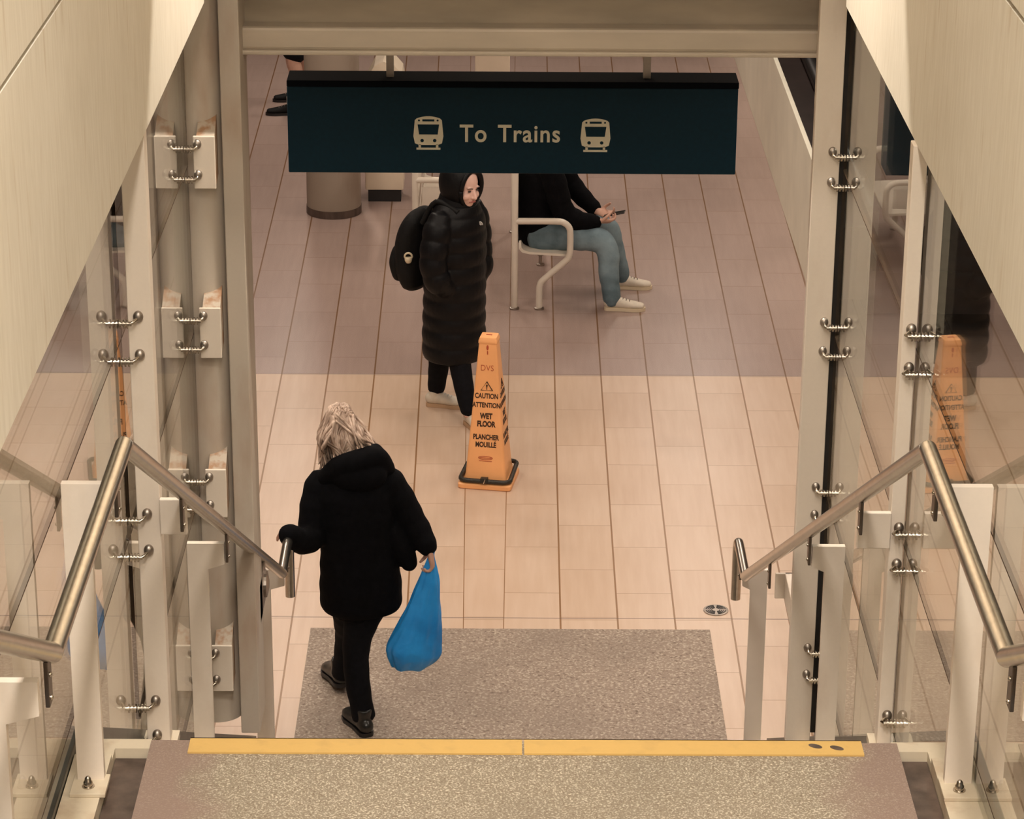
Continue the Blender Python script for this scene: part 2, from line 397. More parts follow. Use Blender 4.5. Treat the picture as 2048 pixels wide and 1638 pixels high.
b = MB(); b.box(-1.3, 1.5, -4.5, 9.0, 10.0, 10.15)
struct('ceiling', b, M['ceil'], 'pale stairwell ceiling', 'ceiling')
b = MB(); b.box(-9, 9, 10.2, 36, 3.86, 4.0); b.box(-9, -1.6, 4, 10.2, 3.86, 4.0); b.box(1.8, 9, 4, 10.2, 3.86, 4.0)
struct('ceiling', b, M['ceil'], 'pale concourse ceiling', 'ceiling')
b = MB(); b.box(-9, 9, 36, 36.2, 0, 4)
struct('wall_back', b, M['ceil'], 'far concourse wall', 'wall')
for sd, x in (('west', -9.1), ('east', 9)):
    b = MB(); b.box(x, x+.1, 4, 36, 0, 4); struct('wall_'+sd, b, M['ceil'], 'far %s concourse wall' % sd, 'wall')
# ------------------------------------------------------------------ yellow nosing
for i, (x0, x1, side) in enumerate(((-.847, .066, 'left'), (.072, 1.001, 'right'))):
    b = MB(); b.box(x0, x1, NOSE-.078, NOSE+.004, LAND+.0005, LAND+.006); b.box(x0, x1, NOSE+.0005, NOSE+.004, LAND-.03, LAND+.006)
    o = b.build('nosing_strip', M['yellow'], None, False)
    tag(o, 'worn yellow nosing strip on the landing edge, %s half' % side + (' with two dark scuffs' if i else ''), 'nosing strip', 'yellow nosing strips')
    if i:
        for x, y, a in ((.872, NOSE-.03, .02), (.93, NOSE-.04, .02)):
            s = MB(); s.lathe([(.001, 0), (1, 0), (1, .0006), (.001, .0006)], (0, 0, 0), 20)
            s.xf(Matrix.Translation((x, y, LAND+.0061)) @ Matrix.Rotation(-.5, 4, 'Z') @ Matrix.Diagonal((a, .011, 1, 1)))
            s.build('scuff_mark', M['stained'], o)

# ------------------------------------------------------------------ stair sides: stringers, channels
def stringer(sd):
    s = -1 if sd == 'left' else 1
    X = lambda d: (XC+s*d)
    def bx(mb, d0, d1, *a, **k): mb.box(min(X(d0), X(d1)), max(X(d0), X(d1)), *a, **k)
    t = thing('stair_stringer', 'cream steel stringer flange carrying the posts along the %s side of the stairs' % sd, 'stringer', (X(1.16), 6.3, LAND-.1), 'stair stringers')
    b = MB(); bx(b, 1.115, 1.215, 5.3, 6.60, LAND-.14, LAND+.012); bx(b, 1.02, 1.215, 6.665, 6.72, LAND-.10, LAND-.005); bx(b, 1.115, 1.215, 6.60, 6.665, LAND-.10, LAND-.005)
    P = [(6.62, LAND-.02), (6.72, LAND-.02), (11.6, nosing(11.6)), (11.6, nosing(11.6)-.18 if nosing(11.6) > .2 else 0), (6.62, LAND-.3)]
    b.prism(P, min(X(1.115), X(1.215)), max(X(1.115), X(1.215)), 'X')
    b.build('flange', M['flange'], t, False)
    b = MB(); bx(b, 1.02, 1.113, 5.3, 6.655, LAND-.2, LAND-.03)
    P2 = [(5.3, LAND-.4), (6.62, LAND-.4), (11.6, 0), (11.6, nosing(11.6)), (6.72, LAND-.08), (5.3, LAND-.08)]
    b.prism(P2, min(X(1.02), X(1.03)), max(X(1.02), X(1.03)), 'X')
    b.build('side_plate', M['stained'], t, False)
    b = MB(); bx(b, 1.217, 1.252, 5.3, 6.72, LAND-.14, LAND+.035, bev=.003)
    b.prism([(6.72, LAND+.035), (11.6, nosing(11.6)+.03), (11.6, 0), (6.72, LAND-.14)], min(X(1.217), X(1.252)), max(X(1.217), X(1.252)), 'X')
    b.build('glazing_channel', M['channel'], t, False)
for sd in ('left', 'right'): stringer(sd)

# ------------------------------------------------------------------ glass panes
rows = [4.045, 3.395, 2.74, 2.085, 1.43, .775, .03]
bays = [(4.6, 7.895), (7.905, 9.775), (9.785, 11.62)]
bayn = ['beside the landing', 'between tall post and column', 'beyond the column']
def clip_low(poly):       # keep the part above the stringer line
    def g(p): return p[1]-(nosing(p[0])+.03)
    out = []
    n = []
    for a, b_ in zip(poly, poly[1:]+poly[:1]):     # subdivide so the bend at the landing edge is followed
        n.append(a)
        if (a[0]-NOSE)*(b_[0]-NOSE) < 0:
            t = (NOSE-a[0])/(b_[0]-a[0]); n.append((NOSE, a[1]+(b_[1]-a[1])*t))
    for a, b_ in zip(n, n[1:]+n[:1]):
        ga, gb = g(a), g(b_)
        if ga >= 0: out.append(a)
        if ga*gb < 0: t = ga/(ga-gb); out.append((a[0]+(b_[0]-a[0])*t, a[1]+(b_[1]-a[1])*t))
    return out
for sd, gx in (('left', GL), ('right', GR)):
    for bi, (y0, y1) in enumerate(bays[:2]):
        t = thing('glass_screen', 'clear glass screen %s on the %s of the stairs' % (bayn[bi], sd), 'glass screen', (gx, y0, nosing(y1)), 'glass screens beside the stairs')
        for ri in range(6):
            z1, z0 = rows[ri]-.003, rows[ri+1]+.003
            po = clip_low([(y0, z0), (y1, z0), (y1, z1), (y0, z1)])
            if len(po) < 3: continue
            ar = abs(sum(a[0]*b_[1]-b_[0]*a[1] for a, b_ in zip(po, po[1:]+po[:1])))/2
            if ar < .03: continue
            b = MB(); b.prism(po, gx-.006, gx+.006, 'X'); pn = b.build('pane', M['glass'], t, False)
            b = MB(); ys = [p[0] for p in po if abs(p[1]-z1) < .001]
            if ri and len(ys) > 1: b.box(gx-.006, gx+.006, min(ys), max(ys), z1, z1+.006)
            b.box(gx-.006, gx+.006, y1, y1+.005, min(p[1] for p in po if abs(p[0]-y1) < .001), z1)
            b.build('seal', M['seal'], pn, False)

# ------------------------------------------------------------------ spider fittings (part of their post)
def spider(parent, gx, s, px, py, z, yp):
    # s: +1 if stair interior lies towards +X of the glass. px: x of the button on the post face
    b = MB(); q = gx+s*.007
    b.tube([(q, yp, z), (gx+s*.045, yp, z)], .0075, 10)
    b.tube([(gx+s*.040, yp, z), (gx+s*.05, yp+.002, z+.004), (px, py-.008, z+.012)], .006, 10)
    f = b.build('spider_fitting', M['fitting'], parent)
    for k, d in enumerate((.008, .019, .030)):
        w_ = MB(); w_.lathe([(.004, 0), (.0145, 0), (.0145, .005), (.004, .005)], (0, 0, 0), 16, Matrix.Rotation(pi/2, 4, 'Y'))
        w_.xf(Matrix.Translation((gx+s*d if s > 0 else gx+s*d-.005, yp, z))); w_.build('washer', M['fitting'], f)
    c = MB(); c.ball((px, py-.006, z+.014), (.016, .014, .019), 14, 10); c.build('button', M['steel_dull'], f)

def bolt(parent, x, y, z, name='anchor_bolt'):
    b = MB(); b.lathe([(.017, 0), (.017, .003), (.0125, .004), (.0125, .014), (.0095, .018), (.008, .026), (.004, .031), (.001, .032)], (x, y, z), 12)
    return b.build(name, M['fitting'], parent)

def tall_post(sd):
    gx, s = (GL, 1) if sd == 'left' else (GR, -1)
    y = 7.9 if sd == 'left' else 7.82
    xa, xb = (-1.136, -1.062) if sd == 'left' else (1.22, 1.262)
    if sd == 'right': xa, xb = 1.217, 1.262
    t = thing('glass_post', 'tall cream steel post behind the landing on the %s, holding the glass with steel clamps' % sd, 'post', (xa, y, nosing(y)), 'tall glazing posts')
    b = MB(); b.box(xa, xb, y-.012, y+.05, nosing(y)+.003, 4.044, .003); b.build('mast', M['post'], t, False)
    b = MB(); b.box(min(xa, xb)-.02, max(xa, xb)+.02, y-.09, y+.08, nosing(y)-.03, nosing(y)-.005); b.build('base_plate', M['flange'], t, False)
    bolt(t, (xa+xb)/2, y-.06, nosing(y)-.006)
    for zj in (3.395, 2.74, 2.085):
        for dz_ in (.062, -.062): spider(t, gx, s, (xa+xb)/2-s*.004, y-.012, zj+dz_, y-.045)
    # arm to the handrail bracket
    rx = -.972 if sd == 'left' else 1.108
    b = MB(); x0, x1 = sorted((rx+(-.006 if sd == 'left' else .006), xb if sd == 'left' else xa)); b.box(x0, x1, y-.03, y-.008, 2.75, 2.87, .003); b.build('arm', M['post'], t, False)
for sd in ('left', 'right'): tall_post(sd)

# right fin post at the foot of the header, left column with bracket plates
def column(sd):
    gx, s = (GL, 1) if sd == 'left' else (GR, -1)
    y = 9.75
    if sd == 'right':
        t = thing('glass_post', 'slim cream steel post on the right under the header beam, with dark gap beside it', 'post', (1.2, y, nosing(y)), 'tall glazing posts')
        b = MB(); b.box(1.152, 1.250, y, y+.05, nosing(y)+.003, 4.14, .003); b.build('mast', M['post'], t, False)
        b = MB(); b.box(1.2505, 1.268, y+.02, y+.045, nosing(y)+.04, 4.14); b.build('dark_gap_strip', M['gap'], t, False)  # plain dark strip filling the gap between post and glass
        for zj in (3.40, 2.735, 2.06, 1.37):
            for dz_ in (.058, -.058): spider(t, gx, s, 1.222, y, zj+dz_, y-.035)
        b = MB(); b.box(1.112, 1.2, y+.26, y+.275, 1.53, 1.64, .003); b.box(1.15, 1.2, y+.02, y+.275, 1.53, 1.64, .003); b.build('arm', M['post'], t, False)
        return
    t = thing('round_steel_column', 'rust-stained cream steel column on the left with welded clamp plates', 'column', (-1.06, y+.1, nosing(y)))
    b = MB(); prof = []
    b.limb([(-1.13, y+.13, nosing(y)+.07, .105), (-1.13, y+.13, 4.25, .105)], 40, 24, 0, side=(1, 0, 0)); b.build('pipe', M['column'], t)
    b = MB(); b.box(-1.03, -.955, y+.03, y+.30, nosing(y)+.02, 4.25, .004); b.build('edge_plate', M['column'], t, False)
    for zj in (3.43, 2.765, 2.11, 1.36):
        b = MB(); b.box(-1.128, -1.048, y-.05, y-.038, zj-.10, zj+.10, .003)
        p = b.build('clamp_plate', M['post'], t, False)
        b = MB(); b.prism([(y-.038, zj+.098), (y-.038, zj-.095), (y+.12, zj-.06), (y+.12, zj+.185)], -1.116, -1.05, 'X'); b.build('gusset', M['rusty'], p, False)
        for dz_ in (.058, -.058): spider(t, gx, s, -1.112, y-.05, zj+dz_, y-.075)
    b = MB(); b.lathe([(.02, 0), (.055, 0), (.055, .012), (.02, .02)], (0, 0, 0), 20, Matrix.Rotation(pi/2, 4, 'Y')); b.xf(Matrix.Translation((-.956, y+.4, 1.52)))
    b.box(-.975, -.955, y+.2, y+.46, 1.44, 1.60)
    b.box(-.955, -.978+.012, y+.35, y+.5, 1.50, 1.54); b.build('arm', M['steel_dull'], t, False)
for sd in ('left', 'right'): column(sd)

# ------------------------------------------------------------------ balusters
def baluster(x0, x1, xi, y, z0, z1, label, base=True, m='post'):
    t = thing('baluster', label, 'baluster', ((x0+x1)/2, y, z0), 'short posts carrying the handrails')
    s = 1 if xi > max(x0, x1) else -1
    xo = x0 if s > 0 else x1; xm = x1 if s > 0 else x0
    poly = [(xo, z0), (xm, z0), (xm, z1-.10), (xi, z1-.08), (xi, z1), (xo, z1)]
    b = MB(); b.prism(poly, y-.012, y+.012); b.build('post_plate', M[m], t, False)
    if base:
        b = MB(); b.box(x0-.012, x1+.012, y-.09, y+.02, z0-.012, z0, .002); b.build('base_plate', M['flange'], t, False)
        bolt(t, (x0+x1)/2-.002, y-.05, z0)
baluster(-1.118, -1.047, -.995, 6.45, LAND+.024, 3.527, 'short cream baluster bolted to flange beside the landing on the left')
baluster(1.19, 1.262, 1.135, 6.45, LAND+.024, 3.53, 'short cream baluster bolted to flange beside the landing on the right')
baluster(-1.112, -1.04, -.98, 8.93, nosing(8.93), 2.25, 'short cream baluster in front of the rust-stained column')
baluster(1.165, 1.235, 1.118, 8.93, nosing(8.93), 2.25, 'short cream baluster in front of the slim right post')
baluster(-1.13, -1.05, -.985, 11.45, .002, .99, 'short cream baluster at the foot of the stairs on the left')
baluster(1.157, 1.235, 1.12, 11.45, .002, 1.00, 'short cream baluster at the foot of the stairs beside the floor drain', True, 'post_brightened')
baluster(-1.118, -1.047, -.975, 5.2, LAND+.17, 3.60, 'short cream baluster at the near end of the landing on the left', False)
baluster(1.19, 1.262, 1.115, 5.2, LAND+.17, 3.60, 'short cream baluster at the near end of the landing on the right', False)

# ------------------------------------------------------------------ handrails
def handrail(sd):
    x = -.970 if sd == 'left' else 1.108
    s = 1 if sd == 'left' else -1
    r = .0235
    y1, z1 = 6.56, 3.585; ye = 11.15 if sd == 'left' else 11.2; ze = z1-(ye-y1)*.540
    y0 = 5.36; yt = 1.4; zt = z1+(y0-yt)*.54
    t = thing('handrail', 'brushed steel handrail bending down along the %s side of the stairs' % sd, 'handrail', (x, y1, z1), 'stair handrails')
    b = MB(); b.limb([(x, yt, zt, r), (x, y0, z1, r)], 24, 1, 0); b.ball((x, y0, z1), r, 24, 12); b.build('upper_rail', M['steel'], t)
    b = MB(); b.limb([(x, y0, z1, r), (x, y1, z1, r)], 24, 1, 0); b.ball((x, y1, z1), r, 24, 12); b.build('landing_rail', M['steel'], t)
    b = MB(); b.limb([(x, y1, z1, r), (x, ye, ze, r)], 24, 1, 0); b.build('sloping_rail', M['steel'], t)
    xe = x
    yb = ye+.42
    b = MB(); q = [(xe, ye-.01, ze), (xe, yb-.09, ze), (xe, yb-.03, ze-.012), (xe, yb-.004, ze-.04), (xe, yb, ze-.10), (xe, yb, ze-.31)]
    b.tube(q, .0225, 20, 4); b.build('end_return', M['steel'], t)
    for yy in (1.9, 3.3, 5.29, 6.40, 7.70, 8.93, 10.2, 11.45):
        zz = z1 if y0 <= yy <= y1 else (ze if yy > ye else (z1-(yy-y1)*.54 if yy > y1 else z1+(y0-yy)*.54))
        b = MB(); b.box(x-.005, x+.005, yy-.022, yy+.022, zz-.125, zz-r*.7, .002)
        br = b.build('rail_bracket', M['bracket'], t, False)
        if yy > 5:
            for k in (-.045, -.10):
                c = MB(); c.ball((x+s*.006, yy-.01, zz+k-.005), .006, 10, 8); c.build('screw', M['fitting'], br)
for sd in ('left', 'right'): handrail(sd)

# ------------------------------------------------------------------ hanging sign
def train_icon(cx_, cz, h, y):
    W = h*.86; e = .0012
    def P(u, v): return (cx_+u*W/2, cz+v*h/2)
    bm = MB()
    def outline(n=10):
        pts = [P(-.62, -.72), P(-.9, -.62), P(-1, -.2), P(-.9, .74)]
        pts += [P(-.78+.13*i, .84+.14*(1-((-.78+.13*i)/.8)**2)) for i in range(13)]
        pts += [P(.9, .74), P(1, -.2), P(.9, -.62), P(.62, -.72)]
        return pts
    # built as strips around the openings so that the sign shows through them
    def rect(u0, u1, v0, v1): bm.prism([P(u0, v0), P(u1, v0), P(u1, v1), P(u0, v1)], y-e, y)
    o = outline()
    cu = bpy.data.curves.new('t', 'CURVE'); cu.dimensions = '2D'; cu.fill_mode = 'BOTH'; cu.extrude = e/2
    def spl(pts):
        sp = cu.splines.new('POLY'); sp.points.add(len(pts)-1); sp.use_cyclic_u = True
        for p_, (a, b_) in zip(sp.points, pts): p_.co = (a, b_, 0, 1)
    spl(o)
    spl([P(-.72, .50), P(.72, .50), P(.62, -.10), P(-.62, -.10)])
    spl([P(-.40, .80), P(.40, .80), P(.40, .67), P(-.40, .67)])
    for u, v, r_ in ((-.62, .73, .07), (.62, .73, .07), (-.42, -.46, .12), (.42, -.46, .12)):
        spl([P(u+r_*cos(a*pi/8), v+r_*W/h*sin(a*pi/8)) for a in range(16)])
    t = bpy.data.objects.new('t', cu); C.objects.link(t)
    me = bpy.data.meshes.new_from_object(t.evaluated_get(bpy.context.evaluated_depsgraph_get())); bpy.data.objects.remove(t)
    me.transform(Matrix.Translation((0, y-e/2, 0)) @ Matrix.Rotation(pi/2, 4, 'X')); add_mesh(bm, me)
    rect(-.66, -.50, -.90, -.68); rect(.50, .66, -.90, -.68); rect(-.80, .80, -1.0, -.88)
    return bm
SY = 10.8
t = thing('hanging_sign', 'dark teal hanging sign reading To Trains with two train symbols', 'sign', (.045, SY, 3.07))
b = MB(); b.box(-.868, .960, SY, SY+.16, 3.071, 3.432, .004); b.build('panel', M['sign'], t, False)
b = MB(); b.box(-.868, .962, SY-.003, SY+.163, 3.432, 3.458, .003); b.build('top_cap', M['sign_top'], t, False)
for x in (-.452, .592):
    b = MB(); b.box(x-.015, x+.015, SY+.06, SY+.09, 3.455, 3.87); b.build('hanger', M['steel_dull'], t, False)
def px(u): return -.866+(u-575)/903*1.826
for wd, uu in (('To', 947.5), ('Trains', 1060)):
    b = MB(); add_mesh(b, text_mb(wd, .102, Matrix.Translation((px(uu), SY-.001, 3.237)) @ Matrix.Rotation(pi/2, 4, 'X'), .0008, .0017, 1.1, .9)); b.build('lettering', M['letter'], t, False)
for u, z in ((857, 3.242), (1193.5, 3.236)):
    train_icon(px(u), z, .142, SY).build('train_symbol', M['letter'], t, False)

# ------------------------------------------------------------------ wet floor cone
t = thing('wet_floor_cone', 'orange four-sided caution wet floor cone with black ring at its foot', 'cone', (-.062, 14.87, 0))
CM = Matrix.Translation((-.062, 14.87, 0)) @ Matrix.Rotation(R(-10), 4, 'Z')
def frustum(mb, secs, rc=.18, seg=4):
    rs = []
    for h, z in secs:
        c = h*rc; ring = []
        for qx, qy, a0 in ((1, 1, 0), (-1, 1, 90), (-1, -1, 180), (1, -1, 270)):
            for k in range(seg+1):
                a = R(a0+90*k/seg); ring.append(mb.bm.verts.new((qx*(h-c)+c*cos(a), qy*(h-c)+c*sin(a), z)))
        rs.append(ring)
    n = len(rs[0])
    for A, B in zip(rs, rs[1:]):
        for q in range(n): mb.bm.faces.new((A[q], A[(q+1) % n], B[(q+1) % n], B[q]))
    mb.bm.faces.new(rs[0][::-1]); mb.bm.faces.new(rs[-1]); return mb
b = MB(); frustum(b, [(.150, .03), (.125, .05), (.118, .09), (.052, .868), (.055, .872), (.055, .885), (.048, .905), (.030, .908)]); b.xf(CM); b.build('body', M['orange'], t)
b = MB(); frustum(b, [(.152, 0), (.158, .006), (.158, .028), (.150, .034)], .14); b.xf(CM); b.build('base', M['orange'], t)
b = MB(); q = .147
pts = []
for a0, (sx_, sy_) in ((0, (1, 1)), (90, (-1, 1)), (180, (-1, -1)), (270, (1, -1))):
    for k in range(5): a = R(a0+22.5*k); pts.append((sx_*(q-.04)+.04*cos(a), sy_*(q-.04)+.04*sin(a), .052+(.02 if sx_ > 0 and sy_ > 0 else 0)))
b.tube(pts+[pts[0]], .0135, 12, 1); b.xf(CM); b.build('foot_ring', M['rope'], t)
b = MB(); b.box(-.022, .022, -.165, -.132, .046, .076, .004); b.xf(CM); cl = b.build('clasp', M['rope'], t)
b = MB(); b.tube([(-.002, -.168, .045), (.003, -.17, .058), (.008, -.168, .074)], .004, 8, 3); b.xf(CM); b.build('hook', M['fitting'], cl)
b = MB(); b.box(-.017, .017, -.006, .006, .9075, .9095); b.xf(CM); b.build('top_slot', M['redpen'], t, False)
tl = math.atan2(.118-.052, .868-.09)
def on_face(z, rz):
    h = .118-(z-.09)*(.118-.052)/(.868-.09)
    return CM @ Matrix.Rotation(rz, 4, 'Z') @ Matrix.Translation((0, -h-.0008, z)) @ Matrix.Rotation(pi/2-tl, 4, 'X')
lines = [('CAUTION', .558, .042, .0012), ('ATTENTION', .503, .0405, .0012), ('WET', .437, .046, .0022), ('FLOOR', .389, .046, .0022), ('PLANCHER', .310, .042, .0016), ('MOUILL\u00c9', .264, .042, .0016)]
for rz in (0, pi/2):
    for s_, z, sz, bo in lines:
        b = MB(); add_mesh(b, text_mb(s_, sz, on_face(z, rz), .0006, bo, 1.0, .72)); b.build('warning_word', M['black'], t, False)
    tri = [(0, .030), (.034, -.022), (-.034, -.022)]
    b = MB(); b.tube([(*q_, 0) for q_ in tri+tri[:2]], .0032, 8); b.xf(on_face(.615, rz)); tr_ = b.build('warning_triangle', M['black'], t, False)
    b = MB(); b.tube([(0, .012, 0, .006), (0, -.006, 0, .0025), (0, -.007, 0, .001), (0, -.012, 0, .003), (0, -.017, 0, .002)], .004, 8); b.xf(on_face(.615, rz)); b.build('exclamation_mark', M['black'], tr_, False)
b = MB()
b.tube([(.042*cos(a*pi/12), .010*sin(a*pi/12), 0) for a in range(25)], .0016, 6); b.tube([(-.036, 0, 0), (.036, 0, 0)], .002, 6); b.tube([(-.038, -.019, 0), (.038, -.019, 0)], .0016, 6)
b.xf(on_face(.185, 0)); b.build('oval_emblem', M['redpen'], t)
b = MB(); add_mesh(b, text_mb('DVS', .05, on_face(.725, 0), .0005, -.0004, 1.05, .85)); b.build('marker_scrawl', M['redpen'], t, False)
b = MB(); b.ball((0, .01, 0), (.007, .016, .002), 10, 8); b.tube([(0, -.01, 0), (.001, -.03, 0)], .003, 6); b.xf(on_face(.838, 0)); b.build('red_mark', M['redpen'], t)

# ------------------------------------------------------------------ floor drain
t = thing('floor_drain', 'round slotted floor drain in the beige tiles at the foot of the stairs', 'drain', (1.148, 13.105, 0))
b = MB(); b.lathe([(.001, 0), (.066, 0), (.066, .003), (.060, .004), (.001, .004)], (1.148, 13.105, .001), 32); b.build('cover', M['steel_dull'], t)
b = MB()
for r_ in (.022, .032, .042, .052):
    for a0 in (0, 90, 180, 270):
        b.tube([(1.148+r_*cos(R(a0+10+17.5*k)), 13.105+r_*sin(R(a0+10+17.5*k)), .0052) for k in range(5)], .0028, 6)
b.build('slots', M['rubber'], t)

# ------------------------------------------------------------------ benches
def bench(x, y, label, panel=False, L=1.75, hp=1.04):
    t = thing('bench', label, 'bench', (x, y, 0), 'white tubular benches'); r = .0225
    for i, yy in enumerate((y, y+L)):
        b = MB(); b.limb([(x, yy, .004, r), (x, yy, hp, r)], 16, 1, 2); f_ = b.build('back_post', M['white'], t)
        b = MB(); b.tube([(x, yy, .635), (x+.27, yy, .635), (x+.335, yy, .625), (x+.372, yy, .59), (x+.38, yy, .54), (x+.38, yy, .425), (x+.372, yy, .385), (x+.35, yy, .35), (x+.20, yy, .215), (x+.178, yy, .18), (x+.172, yy, .13), (x+.172, yy, .004)], r, 16, 3); b.build('arm_leg', M['white'], t)
        for xx in (x, x+.172):
            b = MB(); b.lathe([(.034, 0), (.034, .01), (.025, .014)], (xx, yy, .001), 16); b.build('foot', M['steel_dull'], t)
    b = MB(); b.limb([(x, y, hp-.01, r), (x, y+L, hp-.01, r)], 14, 1, 2, side=(1, 0, 0)); b.build('top_rail', M['white'], t)
    b = MB(); b.prism([(x+.03, .425), (x+.05, .40), (x+.10, .388), (x+.38, .372), (x+.38, .388), (x+.10, .404), (x+.06, .418), (x+.045, .44)], y+.03, y+L-.03); b.build('seat', M['white'], t)
    b = MB(); b.prism([(x+.01, .50), (x+.024, .50), (x+.012, hp-.06), (x-.002, hp-.06)], y+.03, y+L-.03); b.build('backrest', M['white'], t, False)
    if panel:
        b = MB(); b.box(x+.05, x+.33, y-.008, y+.008, .44, .585, .004); b.build('side_panel', M['white'], t)
bench(.098, 17.93, 'white tubular metal bench the person in jeans sits on')
bench(-.615, 18.9, 'white tubular metal bench partly hidden behind the hooded person', True, .9, .92)
b = MB(); b.lathe([(.03, 0), (.03, .01), (.012, .014), (.012, .07), (.03, .08), (.03, .09)], (.29, 18.9, 0), 14)
tag(b.build('floor_stud', M['steel_dull'], None), 'small steel stud on the floor under the bench', 'stud')

# ------------------------------------------------------------------ concourse furniture
t = thing('round_column', 'round stained concrete column behind the left part of the sign', 'column', (-1.28, 20.18, 0))
b = MB(); b.limb([(-1.28, 20.18, 0, .208), (-1.28, 20.18, 3.86, .208)], 48, 1, 0); b.build('shaft', M['concrete'], t)
b = MB(); b.limb([(-1.28, 20.18, 0.002, .212), (-1.28, 20.18, .06, .212)], 48, 1, 0); b.build('base_band', M['stained'], t)
b = MB(); b.box(-.222, .072, 22.6, 22.9, 0, 3.86, .01)
tag(b.build('square_pillar', M['bin'], None, False), 'square cream pillar standing behind the sign', 'pillar')
t = thing('litter_bin', 'cream litter bin with sloping top beside the round column', 'bin', (-.90, 20.55, 0))
b = MB(); b.box(-1.05, -.755, 20.42, 20.72, .10, .88, .012); b.build('body', M['bin'], t)
b = MB(); b.prism([(-1.05, .88), (-.755, .88), (-.745, .95), (-.76, 1.03), (-.82, 1.10), (-.90, 1.125), (-.97, 1.09), (-1.03, .98)], 20.40, 20.73); b.build('hood', M['bin'], t, False)
b = MB(); b.box(-1.03, -.775, 20.45, 20.7, 0.001, .10); b.build('base', M['rubber'], t, False)
b = MB(); b.box(2.18, 2.215, 16.95, 30, 0, .905, .004)
o = struct('wall_parapet', b, M['parapet'], 'low white parapet wall along the right beside the escalator', 'wall')
t = thing('escalator', 'dark escalator sunk behind the white parapet on the right', 'escalator', (2.9, 22, 0))
b = MB(); b.box(2.217, 2.44, 17.3, 29.5, .3, .80); b.box(3.55, 3.7, 17.3, 29.5, .3, .95); b.build('deck', M['dark'], t, False)
b = MB(); b.box(2.445, 3.54, 17.3, 29.5, .2, .5)
b.build('steps', M['dark'], t, False)
b = MB(); b.box(2.445, 2.475, 17.3, 29.4, .5, .90, .003); b.build('balustrade', M['dark'], t, False)
b = MB(); b.limb([(2.46, 17.3, .93, .05, .03), (2.46, 29.4, .93, .05, .03)], 14, 1, 3, side=(1, 0, 0)); b.build('handrail_belt', M['rubber'], t)
b = MB(); b.box(2.52, 2.53, 17.3, 29.4, .501, .51); b.build('trim_line', M['steel'], t, False)
# ------------------------------------------------------------------ people: shared builders
def head(mb, c, f, up=(0, 0, 1), k=1.0, flat=False):
    f = Vector(f).normalized(); z = Vector(up); z = (z-f*z.dot(f)).normalized(); x = f.cross(z)
    mt = Matrix((x, f, z)).transposed(); c = Vector(c)
    def P(a, b_, d): return c+mt @ Vector((a, b_, d))*k
    mb.ball(P(0, -.012, .028), tuple(v*k for v in (.074, .095, .096)), 20, 14, mt)
    mb.ball(P(0, .026, -.03), tuple(v*k for v in (.060, .066, .082)), 20, 14, mt)
    mb.ball(P(0, .042, -.082), tuple(v*k for v in (.034, .040, .030)), 14, 10, mt)
    for s in (-1, 1):
        mb.ball(P(s*.034, .055, -.032), tuple(v*k for v in (.028, .032, .028)), 12, 8, mt)
        mb.ball(P(s*.074, -.012, -.012), tuple(v*k for v in (.010, .020, .032)), 10, 8, mt)
        mb.ball(P(s*.028, .078, .022), tuple(v*k for v in (.022, .009, .008)), 10, 8, mt)
    mb.limb([(*P(0, .084, .008), .008*k), (*P(0, .099, -.018), .0105*k), (*P(0, .104, -.032), .0125*k)], 10, 3, 3)
    for s in (-1, 1): mb.ball(P(s*.012, .093, -.034), .009*k, 10, 6)
    mb.ball(P(0, .082, -.062), tuple(v*k for v in (.024, .012, .009)), 10, 8, mt)
    return P, mt
def face_parts(parent, P, mt, k=1.0):
    for s in (-1, 1):
        b = MB(); b.ball(P(s*.030, .0805, .004), tuple(v*k for v in (.012, .007, .0045)), 12, 8, mt); b.build('eye', M['eye'], parent)
        b = MB(); b.tube([(*P(s*.015, .0905, .022), .003), (*P(s*.031, .0915, .027), .0036), (*P(s*.047, .078, .022), .002)], .003, 6, 3); b.build('eyebrow', M['brow'], parent)
    b = MB(); b.limb([(*P(-.023, .084, -.063), .003), (*P(-.008, .0945, -.060), .0055), (*P(.008, .0945, -.060), .0055), (*P(.023, .084, -.063), .003)], 8, 3, 2); b.build('mouth', M['lips'], parent)
def hand(mb, W, d, n, th, curl=.5, k=1.0):
    d = Vector(d).normalized(); n = Vector(n); n = (n-d*n.dot(d)).normalized(); s = d.cross(n)*th; W = Vector(W)
    def pt(v, r): return (v.x, v.y, v.z, r)
    mb.limb([(*(W-d*.03*k), .026*k, .02*k), (*(W+d*.02*k), .034*k, .017*k), (*(W+d*.06*k), .040*k, .015*k), (*(W+d*.085*k), .038*k, .013*k)], 14, 3, 2, side=tuple(s))
    for i, L in enumerate((.074, .082, .076, .060)):
        p = W+d*(.088-.006*abs(i-1.2))*k+s*(.029-.0195*i)*k; pts = [pt(p-d*.02*k, .0095*k)]; a = curl*.5; v = d*cos(a)+n*sin(a)
        for q, fr in enumerate((.44, .31, .25)):
            pts.append(pt(p, (.0095-.0008*q)*k)); p = p+v*L*fr*k; a += curl*(1.0 if q == 0 else .75); v = d*cos(a)+n*sin(a)
        pts.append(pt(p, .0068*k)); mb.limb(pts, 8, 2, 2)
    p = W+d*.018*k+s*.026*k; v = (d*.55+s*.62+n*.5).normalized(); pts = [pt(p, .013*k)]
    p = p+v*.04*k; pts.append(pt(p, .0115*k)); v = (d*.8+s*.15+n*(.4+curl*.4)).normalized(); p = p+v*.032*k; pts.append(pt(p, .0105*k)); v = (d*.8+n*(.5+curl*.5)-s*.1).normalized(); p = p+v*.024*k; pts.append(pt(p, .008*k))
    mb.limb(pts, 8, 2, 2)
